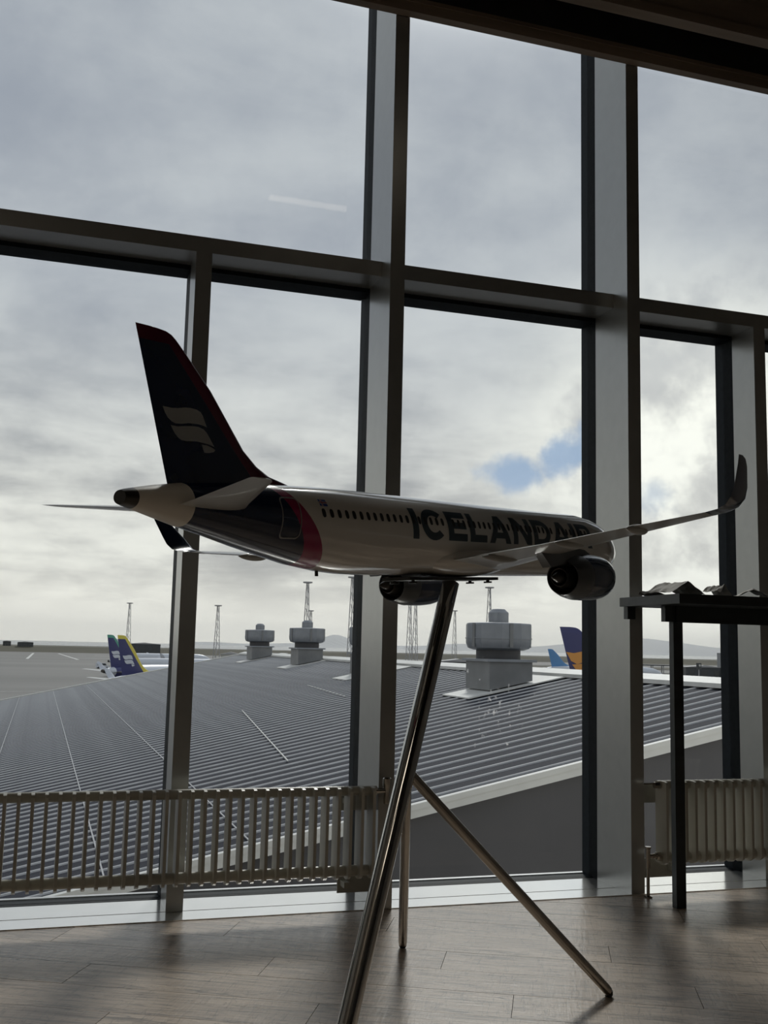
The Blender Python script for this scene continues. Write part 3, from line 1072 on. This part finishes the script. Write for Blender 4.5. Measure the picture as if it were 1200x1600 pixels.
model_style = dict(fuselage=M_WHITE, accent_band=M_MAG, rear_fuselage=M_NAVY, tail_cone=M_CONE, exhaust_outlet=M_CORE, tail_fin=M_NAVY, fin_edge_band=M_DKRED,
                   fin_emblem=mat('shaded_white_emblem', (0.36, 0.37, 0.37), 0.35, 0, 0.03, 6), wing=M_LGREY, winglet=M_NAVY, tailplane=M_LGREY, nacelle=M_NAVY, dark=M_DARK, core=M_CORE, pylon=mat('pylon_grey', (0.09, 0.10, 0.11), 0.3, 0, 0.04),  # fin emblem: white greyed, the shade on it put into the colour
                   flap_fairing=M_LGREY, lettering=mat('dark_blue_lettering', (0.022, 0.042, 0.062), 0.3, 0, 0.05, 6), outline=mat('outline_grey', (0.30, 0.30, 0.29), 0.5), flag_blue=mat('flag_blue', (0.01, 0.05, 0.28), 0.4))  # lettering lifted from navy, veiling glare put into its colour
POSE_LOC = (1.048088, 2.717714, 1.256810)
POSE_ROT = (-0.019230, -0.065217, 0.624802)
model = thing('model_airliner', 'large display model of a twin-engine airliner with navy tail on the chrome stand', 'model airplane', POSE_LOC, POSE_ROT)
airliner(model, 0.05, model_style, True)

# ------------------------------------------------------------------ stand
stand = thing('display_stand', 'chrome tripod stand with one thick leaning post under the model airliner', 'stand', (1.1, 2.8, 0))
TOP = Vector((1.094, 2.768, 1.137))
FOOT = Vector((0.724, 2.489, 0.012))
MB().tube(FOOT, TOP, 0.0240, 40, round_ends=False).build('post', M_CHROME, stand, True, rel=True)
dp = (FOOT - TOP).normalized()
MB().tube(FOOT - dp * 0.012, FOOT - Vector((0, 0, 0.012)), 0.022, 24).build('foot_cap', M_RUBBER, stand, True, rel=True)
J = FOOT + (TOP - FOOT) * 0.555
for tip, top_off in ((Vector((1.572, 2.735, 0.013)), 0.0), (Vector((1.166, 3.322, 0.014)), 0.012)):
    leg = MB().tube(tip, J + Vector((0, 0, top_off)), 0.0142, 28, round_ends=True).build('leg', M_CHROME2, stand, 50.0, rel=True)
    dv = (J - tip).normalized()
    MB().lathe([(0.0, -0.012), (0.009, -0.0125), (0.012, -0.006), (0.012, 0.004)], 18, (tip.x, tip.y, tip.z - 0.0005)).build('foot_cap', M_RUBBER, leg, True, rel=True)
# plate clamped against the belly
mw = model.matrix_basis.copy() if False else (Matrix.Translation(Vector(POSE_LOC)) @ (Matrix.Rotation(POSE_ROT[2], 4, 'Z') @ Matrix.Rotation(POSE_ROT[1], 4, 'Y') @ Matrix.Rotation(POSE_ROT[0], 4, 'X')))


def in_model(mb):
    mb.v = [tuple(mw @ Vector(p)) for p in mb.v]
    return mb


in_model(MB().box((22 - 26.6) * .05, (22 - 17.6) * .05, -0.045, 0.045, -0.1174, -0.1094)).build('mounting_plate', M_PLATE, stand, rel=True)
for sx, sy in ((18.3, 0.03), (18.3, -0.03), (25.9, 0.03), (25.9, -0.03)):
    b = MB().tube(((22 - sx) * .05, sy, -0.1174), ((22 - sx) * .05, sy, -0.121), 0.005, 10).tube(((22 - sx) * .05, sy, -0.121), ((22 - sx) * .05, sy, -0.1255), 0.012, 14)
    in_model(b).build('clamp_knob', M_PLATE, stand, rel=True)

# ------------------------------------------------------------------ outside: neighbouring roof
APZ = -9.6
M_SHEET = mat('dark_roof_sheet', (0.034, 0.036, 0.047), 0.7, 0.0, 0.12, 1.2, spec=0.06)
M_RIB = mat('sky_lit_rib', (0.40, 0.405, 0.42), 0.6, 0.0, 0.12, 3, spec=0.12)  # paler than the sheet: sky light on the crests painted into the colour
M_FLASH = mat('pale_flashing', (0.62, 0.62, 0.60), 0.5, 0.0, 0.06, 3)
M_GABLE = mat('dark_cladding', (0.062, 0.060, 0.066), 0.6, 0, 0.12, 0.8)
RZ0, RK, RXR = -1.60, 0.2105, 10.0
RY0, RY1, RXL = 11.0, 53.6, -7.0


def rz(x):
    return RZ0 + RK * x


annex = thing('annex_building', 'low building outside with a dark ribbed metal roof rising to the right', 'building', (0, 32, APZ))
sheet = MB().prism([(RXL, rz(RXL) - 0.06), (RXR, rz(RXR) - 0.06), (RXR, rz(RXR)), (RXL, rz(RXL))], RY0, RY1).build('roof_sheet', M_SHEET, annex, rel=True)
MB().prism([(RXR, rz(RXR) - 0.06), (RXR + 17, rz(RXL) - 0.06), (RXR + 17, rz(RXL)), (RXR, rz(RXR))], RY0, RY1).build('rear_roof_sheet', M_SHEET, annex, rel=True)
rib_poly = [(-0.032, 0.0), (-0.022, 0.015), (-0.012, 0.019), (0.012, 0.019), (0.022, 0.015), (0.032, 0.0)]
rme = MB()
r0, r1 = RXL, RXR - 0.12
rme.rings([[(r0, a, rz(r0) + b) for a, b in rib_poly], [(r1, a, rz(r1) + b) for a, b in rib_poly]])
sl = world_loc(sheet)
rme.v = [(p[0] - sl.x, p[1], p[2] - sl.z) for p in rme.v]
rm = rme.mesh('rib')
rm.materials.append(M_RIB)
yy = RY0 + 0.38
while yy < RY1 - 0.15:
    link('rib', rm, None, sheet, (0, yy - sl.y, 0))
    yy += 0.405
# lines of fixings crossing the ribs
for xs, ya, yb in ((-2.2, 11.4, 53.3), (-0.73, 11.4, 53.3), (0.77, 11.4, 53.3), (2.25, 11.4, 53.3)):
    MB().box(xs - 0.009, xs + 0.009, ya, yb, rz(xs) + 0.018, rz(xs) + 0.025).build('fixing_line', M_RIB, sheet, rel=True)
MB().tube((4.67, 25.1, rz(4.67) + 0.03), (3.72, 16.05, rz(3.72) + 0.03), 0.011, 6).build('cable', M_FLASH, sheet, rel=True)
MB().tube((7.03, 28.3, rz(7.03) + 0.028), (6.72, 23.4, rz(6.72) + 0.028), 0.009, 6).build('cable', M_FLASH, sheet, rel=True)
# verge boards, ridge cap, gables
for n_, y0, y1, h in (('fascia', RY0 - 0.05, RY0 + 0.02, 0.085), ('fascia', RY1 - 0.05, RY1 + 0.05, 0.10)):
    MB().prism([(RXL, rz(RXL) - h), (RXR, rz(RXR) - h), (RXR, rz(RXR) + 0.01), (RXL, rz(RXL) + 0.01)], y0, y1).build(n_, M_FLASH, annex, rel=True)
MB().prism([(RXL, rz(RXL)), (RXR, rz(RXR)), (RXR, rz(RXR) + 0.062), (RXL, rz(RXL) + 0.062)], RY0 - 0.06, RY0 + 0.03).build('verge_flashing', M_FLASH, annex, rel=True)
MB().prism([(RXL, rz(RXL)), (RXR, rz(RXR)), (RXR, rz(RXR) + 0.062), (RXL, rz(RXL) + 0.062)], RY1 - 0.2, RY1 + 0.05).build('verge_flashing', M_FLASH, annex, rel=True)
MB().prism([(RXR - 0.30, rz(RXR - 0.30) + 0.03), (RXR, rz(RXR) + 0.05), (RXR + 0.3, rz(RXR - 0.3) + 0.03), (RXR + 0.3, rz(RXR - 0.3) + 0.10), (RXR, rz(RXR) + 0.12), (RXR - 0.30, rz(RXR - 0.30) + 0.10)], RY0 - 0.05, RY1 + 0.05).build('ridge_cap', M_FLASH, annex, rel=True)
for y0, y1 in ((RY0 + 0.06, RY0 + 0.2), (RY1 - 0.3, RY1 - 0.15)):
    MB().prism([(RXL, APZ), (RXR + 17, APZ), (RXR + 17, rz(RXL) - 0.06), (RXR, rz(RXR) - 0.06), (RXL, rz(RXL) - 0.06)], y0, y1).build('gable_wall', M_GABLE, annex, rel=True)
MB().box(RXL, RXL + 0.2, RY0 + 0.2, RY1 - 0.2, APZ, rz(RXL) - 0.06).build('side_wall', M_GABLE, annex, rel=True)


# ventilators along the ridge
M_GALV = mat('galvanised_sheet', (0.21, 0.225, 0.25), 0.42, 0.3, 0.14, 2.5)
M_GALV2 = mat('grey_curb_sheet', (0.17, 0.175, 0.18), 0.5, 0.1, 0.12, 3)


def ventilator(x, y, label):
    zb = rz(x)
    t = thing('roof_ventilator', label, 'roof vent', (x, y, zb), group='roof ventilators along the ridge')

    def rl(xx):
        return RK * xx
    # flashing plate lying on the ribs
    MB().prism([(-0.95, rl(-0.95) + 0.021), (1.12, rl(1.12) + 0.021), (1.12, rl(1.12) + 0.045), (-0.95, rl(-0.95) + 0.045)], -0.86, 0.52).build('flashing_plate', M_FLASH, t)
    hz = 0.52
    MB().prism([(-0.45, rl(-0.45) + 0.07), (0.45, rl(0.45) + 0.07), (0.45, hz), (-0.45, hz)], -0.66, 0.52).build('curb', M_GALV2, t)
    MB().box(-0.52, 0.52, -0.72, 0.58, hz, hz + 0.05).build('curb_cap', M_GALV, t)
    MB().lathe([(0.44, hz + 0.05), (0.44, hz + 0.30)], 20, (0, -0.05, 0)).build('neck', mat('dark_neck', (0.05, 0.05, 0.055), 0.6), t, True)
    o = (0, -0.05, 0)
    drum = MB().lathe([(0.50, hz + 0.22), (0.62, hz + 0.26), (0.66, hz + 0.36), (0.66, hz + 0.44), (0.675, hz + 0.44), (0.675, hz + 0.46), (0.66, hz + 0.46), (0.66, hz + 0.72), (0.64, hz + 0.745), (0.22, hz + 0.77)], 10, o).build('hood', M_GALV, t, 25.0)
    for k in range(5):
        a = 2 * PI * (k + 0.5) / 5 + 0.3
        MB().box(0.628, 0.645, -0.035, 0.035, hz + 0.28, hz + 0.74, Matrix.Translation(o) @ Matrix.Rotation(a, 4, 'Z')).build('hood_rib', M_GALV2, drum)
    MB().lathe([(0.20, hz + 0.74), (0.20, hz + 0.96), (0.125, hz + 1.03), (0.0, hz + 1.04)], 20, o).build('cap', M_GALV, t, 30.0)
    return t


ventilator(8.66, 19.35, 'grey sheet-metal roof ventilator nearest the window, right of the chrome post')
ventilator(8.80, 28.2, 'grey sheet-metal roof ventilator mostly hidden behind the tall window post')
ventilator(9.20, 37.35, 'grey sheet-metal roof ventilator, right one of the two far ones on the ridge')
ventilator(9.30, 46.5, 'grey sheet-metal roof ventilator, leftmost and farthest on the ridge')

# ------------------------------------------------------------------ outside: airfield
M_APRON = mat('apron_concrete', (0.165, 0.16, 0.152), 0.75, 0, 0.16, 0.018, coords='Object', stretch=(0.4, 1, 1))
M_GRASS = mat('rough_grass', (0.085, 0.078, 0.055), 0.9, 0, 0.25, 0.02, stretch=(0.2, 1, 1))
M_LINE = mat('white_marking', (0.55, 0.55, 0.53), 0.7)
apron = structure('apron', MB().box(-700, 1100, 4.3, 1010, APZ - 0.5, APZ), M_APRON, 'grey concrete airport apron')
structure('grass_field', MB().box(-6000, 8000, 1010, 2600, APZ - 0.6, APZ - 0.02).box(-6000, -700, 4.3, 1010, APZ - 0.6, APZ - 0.02).box(1100, 8000, 4.3, 1010, APZ - 0.6, APZ - 0.02), M_GRASS, 'flat dark grassland beyond the apron')
structure('sea', MB().box(-30000, 40000, 2600, 45000, APZ - 5, APZ - 3), mat('sea_water', (0.16, 0.18, 0.20), 0.25, 0, 0.08, 0.002), 'pale grey sea on the horizon')
# taxiway strips and painted lines
for i, (x0, x1, y0, y1, m_) in enumerate(((150, 1100, 430, 520, M_GRASS), (150, 1100, 640, 760, M_GRASS), (150, 1100, 300, 345, M_GRASS))):
    MB().box(x0, x1, y0, y1, APZ - 0.2, APZ + 0.04).build('grass_strip', m_, apron)
for a, b, w in (((-4, 930), (-6, 640), 1.6), ((16, 930), (22, 640), 1.6), ((-25, 226), (10, 236), 0.5), ((22, 700), (70, 700), 2.5), ((40, 820), (120, 820), 3.0), ((330, 400), (900, 400), 1.5), ((330, 590), (900, 590), 2.0)):
    a3, b3 = Vector((a[0], a[1], APZ)), Vector((b[0], b[1], APZ))
    d = (b3 - a3).normalized()
    nn_ = Vector((-d.y, d.x, 0)) * w / 2
    MB().prism([tuple((a3 + nn_).xy), tuple((b3 + nn_).xy), tuple((b3 - nn_).xy), tuple((a3 - nn_).xy)], APZ - 0.1, APZ + 0.05, 'Z').build('marking', M_LINE, apron)


# low embankment at the end of the apron and hills over the water
def ridge(name, x0, x1, y, depth, base, hfun, material, label, n=80):
    rows = [[], [], []]
    for i in range(n + 1):
        x = x0 + (x1 - x0) * i / n
        h = hfun(x)
        rows[0].append((x, y - depth / 2, base))
        rows[1].append((x, y, base + h))
        rows[2].append((x, y + depth / 2, base))
    mb = MB().rings(rows, cap=False, closed=False)
    mb.f.append(tuple(range(0, n + 1)) + tuple(2 * (n + 1) + i for i in range(n, -1, -1)))
    return structure(name, mb, material, label)


ridge('embankment', -500, 1000, 1040, 60, APZ - 0.1, lambda x: 5.2 + 1.0 * mnoise.noise(Vector((x * 0.02, 3, 0))), M_GRASS, 'low dark embankment at the end of the apron')
M_HILL = mat('distant_hill', (0.42, 0.44, 0.46), 0.9, 0, 0.08, 0.002)
ridge('hills', 3000, 26000, 24000, 5000, APZ - 4, lambda x: max(10, 360 * math.exp(-((x - 14600) / 2300.0) ** 2) + 120 * math.exp(-((x - 19000) / 2500.0) ** 2) + 200 * math.exp(-((x - 6600) / 420.0) ** 2) + 60 * math.exp(-((x - 6600) / 1300.0) ** 2) + 110 * math.exp(-((x - 10000) / 1300.0) ** 2) + 50 + 40 * mnoise.noise(Vector((x * 0.0007, 1, 0)))), M_HILL, 'pale hazy hills across the water', 200)


# sea haze between the airfield and the hills
hz_m = bpy.data.materials.new('sea_haze')
hz_m.use_nodes = True
hz_n = hz_m.node_tree
hz_n.nodes.remove(hz_n.nodes['Principled BSDF'])
hz_v = hz_n.nodes.new('ShaderNodeVolumeScatter')
hz_v.inputs['Color'].default_value = (1.0, 1.0, 1.0, 1)
hz_v.inputs['Density'].default_value = 3.2e-5
hz_v.inputs['Anisotropy'].default_value = 0.65
hz_n.links.new(hz_v.outputs[0], hz_n.nodes['Material Output'].inputs['Volume'])
haze = structure('haze', MB().box(-24000, 36000, 1200, 29000, APZ - 2.9, 480), hz_m, 'thin sea haze in front of the distant hills')


def at(u, v, depth):
    """point that the photograph shows at pixel (u, v) of 1200 x 1600, depth metres in front of the camera"""
    d = FWD + RIGHT * ((u - 600) / 1644.0) + DOWN * ((v - 800) / 1644.0)
    return Vector((0, 0, EYE)) + d * depth


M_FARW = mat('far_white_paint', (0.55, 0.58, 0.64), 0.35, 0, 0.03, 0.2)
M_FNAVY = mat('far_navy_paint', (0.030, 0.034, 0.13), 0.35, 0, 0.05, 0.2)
M_YEL = mat('yellow_paint', (0.62, 0.52, 0.06), 0.4, 0, 0.05, 0.2)
M_GRN = mat('green_paint', (0.07, 0.30, 0.22), 0.4, 0, 0.05, 0.2)
M_ORG = mat('orange_paint', (0.62, 0.28, 0.06), 0.4, 0, 0.05, 0.2)
M_LBL = mat('light_blue_paint', (0.10, 0.26, 0.52), 0.4, 0, 0.05, 0.2)


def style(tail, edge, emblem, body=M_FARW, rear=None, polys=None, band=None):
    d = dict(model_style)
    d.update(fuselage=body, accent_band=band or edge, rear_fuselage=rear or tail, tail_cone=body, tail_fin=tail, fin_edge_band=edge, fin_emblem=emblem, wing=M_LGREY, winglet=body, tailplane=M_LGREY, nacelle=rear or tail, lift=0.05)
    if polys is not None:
        d['logo_polys'] = polys
    return d


def place_plane(label, u, v, depth, yaw, sc, stl, group='airliners parked on the apron'):
    """the fin tip stands at the given point; wheels on the apron"""
    p = at(u, v, depth)
    yawr = math.radians(yaw)
    tip = Vector(((22 - 43.0) * sc, 0, 0))
    off = Matrix.Rotation(yawr, 3, 'Z') @ tip
    t = thing('airliner', label, 'airplane', (p.x - off.x, p.y - off.y, APZ + 3.80 * sc), (0, 0, yawr), group)
    airliner(t, sc, stl, False)
    return t


big_logo = [[(43.1 - 0, 3.2), (42.3, 3.1), (41.4, 3.3), (40.5, 3.3), (39.6, 2.9), (39.0, 2.3), (40.0, 2.45), (41.0, 2.3), (42.0, 2.0), (42.6, 2.3)],
            [(42.5, 1.95), (41.6, 2.05), (40.7, 2.1), (39.8, 1.9), (39.4, 1.3), (41.0, 1.3), (42.0, 1.3)]]
big_logo = [[(s, z + 2.15) for s, z in q] for q in big_logo]
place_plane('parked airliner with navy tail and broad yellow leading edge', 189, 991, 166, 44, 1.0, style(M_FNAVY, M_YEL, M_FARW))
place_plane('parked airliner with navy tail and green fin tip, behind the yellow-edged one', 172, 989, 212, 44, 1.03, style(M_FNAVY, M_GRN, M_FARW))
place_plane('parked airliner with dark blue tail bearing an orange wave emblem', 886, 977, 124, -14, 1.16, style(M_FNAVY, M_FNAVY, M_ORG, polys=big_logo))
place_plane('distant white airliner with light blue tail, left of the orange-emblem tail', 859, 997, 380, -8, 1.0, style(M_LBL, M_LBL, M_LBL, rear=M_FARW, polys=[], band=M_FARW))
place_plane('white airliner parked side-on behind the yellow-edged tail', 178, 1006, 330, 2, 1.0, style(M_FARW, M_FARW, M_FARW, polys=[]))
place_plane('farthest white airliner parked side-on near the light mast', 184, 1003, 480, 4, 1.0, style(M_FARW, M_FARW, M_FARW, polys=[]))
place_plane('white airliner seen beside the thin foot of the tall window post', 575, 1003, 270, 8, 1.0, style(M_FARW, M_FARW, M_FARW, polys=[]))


# lattice light masts
M_STEEL = mat('mast_steel', (0.36, 0.36, 0.37), 0.6, 0.3, 0.08, 0.5)  # lightened steel, distance haze on the masts put into the colour


def mast(u, v, depth, label, w=1.5, r=0.10):
    top = at(u, v, depth)
    h = top.z - APZ
    t = thing('light_mast', label, 'light mast', (top.x, top.y, APZ), group='apron light masts')
    feet = [Vector((w * math.cos(a), w * math.sin(a), 0)) for a in (0.3, 0.3 + 2 * PI / 3, 0.3 + 4 * PI / 3)]
    tops = [f * 0.22 + Vector((0, 0, h)) for f in feet]
    for f, q in zip(feet, tops):
        MB().tube(f, q, r, 6).build('leg', M_STEEL, t)
    br = MB()
    k = 9
    for i in range(k):
        for j in range(3):
            a = feet[j].lerp(tops[j], i / k)
            b = feet[(j + 1) % 3].lerp(tops[(j + 1) % 3], (i + 1) / k)
            br.tube(a, b, r * 0.5, 4)
    br.build('bracing', M_STEEL, t)
    MB().lathe([(0.4, h - 0.1), (1.15, h), (1.15, h + 0.3), (0.4, h + 0.35)], 12).build('lamp_ring', M_STEEL, t)


mast(203, 943, 400, 'tall lattice light mast above the two navy tails')
mast(341, 947, 330, 'lattice light mast right of the shallow window post')
mast(481, 911, 250, 'tallest lattice light mast, behind the two far ventilators', 1.3)
mast(486, 955, 400, 'shorter lattice light mast close beside the tallest one')
mast(551, 903, 260, 'lattice light mast seen just left of the tall window post', 1.3)
mast(641, 930, 300, 'lattice light mast under the far engine of the model, left of a pair', 1.3)
mast(650, 934, 320, 'lattice light mast under the far engine of the model, right of a pair', 1.3)
mast(711, 955, 430, 'faint distant lattice light mast just right of the chrome post', 1.5)
mast(765, 919, 270, 'lattice light mast rising behind the nearest ventilator')

# service vehicles, sheds and frames on the apron
M_TYRE = mat('tyre', (0.02, 0.02, 0.02), 0.8)
M_DKBOX = mat('dark_shed', (0.05, 0.055, 0.06), 0.6, 0, 0.1, 0.3)
M_GLASSD = mat('dark_glazing', (0.03, 0.035, 0.04), 0.2)


def van(u, v, depth, label, yaw, paint, L=5.0, H=2.2):
    p = at(u, v, depth)
    t = thing('van', label, 'van', (p.x, p.y, APZ), (0, 0, math.radians(yaw)), 'service vehicles on the apron')
    MB().prism([(-L / 2, 0.4), (L / 2, 0.4), (L / 2, 1.1), (L / 2 - 0.9, 1.25), (L / 2 - 1.5, H), (-L / 2, H)], -0.95, 0.95).build('body', paint, t)
    MB().prism([(L / 2 - 0.98, 1.28), (L / 2 - 1.52, H - 0.15), (-L / 2 + 0.4, H - 0.15), (-L / 2 + 0.4, 1.28)], -0.97, 0.97).build('windows', M_GLASSD, t)
    for x in (-L / 2 + 0.9, L / 2 - 0.9):
        for y in (-0.9, 0.9):
            MB().tube((x, y - 0.12, 0.38), (x, y + 0.12, 0.38), 0.38, 12).build('wheel', M_TYRE, t)


van(160, 1039, 420, 'white service van on the open apron left of the navy tails', 10, M_FARW)
van(181, 1043, 330, 'small grey van beside the green-tipped tail', 30, M_LGREY)
van(1141, 1060, 425, 'large pale service truck at the right edge of the ribbed roof', 160, M_LGREY, 9.0, 5.4)


def shed(u, v, depth, w, d, h, yaw, label, material):
    p = at(u, v, depth)
    t = thing('shed', label, 'shed', (p.x, p.y, APZ), (0, 0, math.radians(yaw)), 'low buildings on the airfield')
    MB().box(-w / 2, w / 2, -d / 2, d / 2, 0, h).build('walls', material, t)
    MB().prism([(-w / 2 - 0.3, h), (w / 2 + 0.3, h), (0, h + 0.12 * w * 0.3 + 0.3)], -d / 2 - 0.3, d / 2 + 0.3).build('roof', M_STEEL, t)
    for k in range(3):
        MB().box(-w / 2 + w * (k + 0.25) / 3, -w / 2 + w * (k + 0.7) / 3, -d / 2 - 0.04, -d / 2, h * 0.4, h * 0.75).build('window', M_GLASSD, t)


shed(1098, 1050, 430, 15.0, 6, 5.8, -20, 'dark flat shed seen through the window beside the counter leg', M_DKBOX)
shed(1143, 1015, 700, 16, 12, 12.5, -20, 'distant grey block at the right edge of the view', mat('grey_block', (0.25, 0.26, 0.27), 0.7))
shed(361, 1020, 170, 3.2, 3, 9.0, -10, 'pale equipment cabin left of the farthest ventilator', M_LGREY)
shed(715, 1028, 230, 9, 6, 8.0, -15, 'dark low shed right of the chrome post', M_DKBOX)
shed(40, 1003, 980, 14, 10, 8.6, 0, 'tiny grey hut on the embankment at the far left', M_DKBOX)
shed(11, 1003, 985, 7, 8, 9.2, 0, 'tiny dark hut at the left edge of the view', M_DKBOX)
shed(735 - 510, 1001, 990, 30, 10, 9.4, 0, 'long low dark building beyond the navy tails', M_DKBOX)

# covered walkway frame
p = at(1027, 1045, 400)
wf = thing('walkway_frame', 'steel framed walkway on thin legs left of the counter leg', 'walkway', (p.x, p.y, APZ), (0, 0, math.radians(-20)))
for i in range(4):
    for y in (-1.5, 1.5):
        MB().box(-6.0 + i * 4 - 0.16, -6.0 + i * 4 + 0.16, y - 0.16, y + 0.16, 0, 6.4).build('leg', M_STEEL, wf)
MB().box(-6.6, 6.6, -1.9, 1.9, 3.4, 3.7).build('deck', M_STEEL, wf)
MB().box(-6.8, 6.8, -2.0, 2.0, 6.3, 6.7).build('roof', M_DKBOX, wf)
for y in (-1.6, 1.6):
    MB().box(-6.4, 6.4, y - 0.08, y + 0.08, 4.7, 4.9).build('handrail', M_STEEL, wf)
p = at(1092, 1046, 200)
sg = thing('signal_lamp', 'small signal lamp on a thin post in front of the dark shed', 'signal lamp', (p.x, p.y, APZ))
MB().tube((0, 0, 0), (0, 0, p.z - APZ), 0.09, 8).build('post', M_STEEL, sg)
MB().box(-0.4, 0.4, -0.25, 0.25, p.z - APZ, p.z - APZ + 1.2).build('housing', M_DKBOX, sg)
MB().tube((0, -0.25, p.z - APZ + 0.75), (0, -0.33, p.z - APZ + 0.75), 0.22, 12).build('lens', M_LGREY, sg)
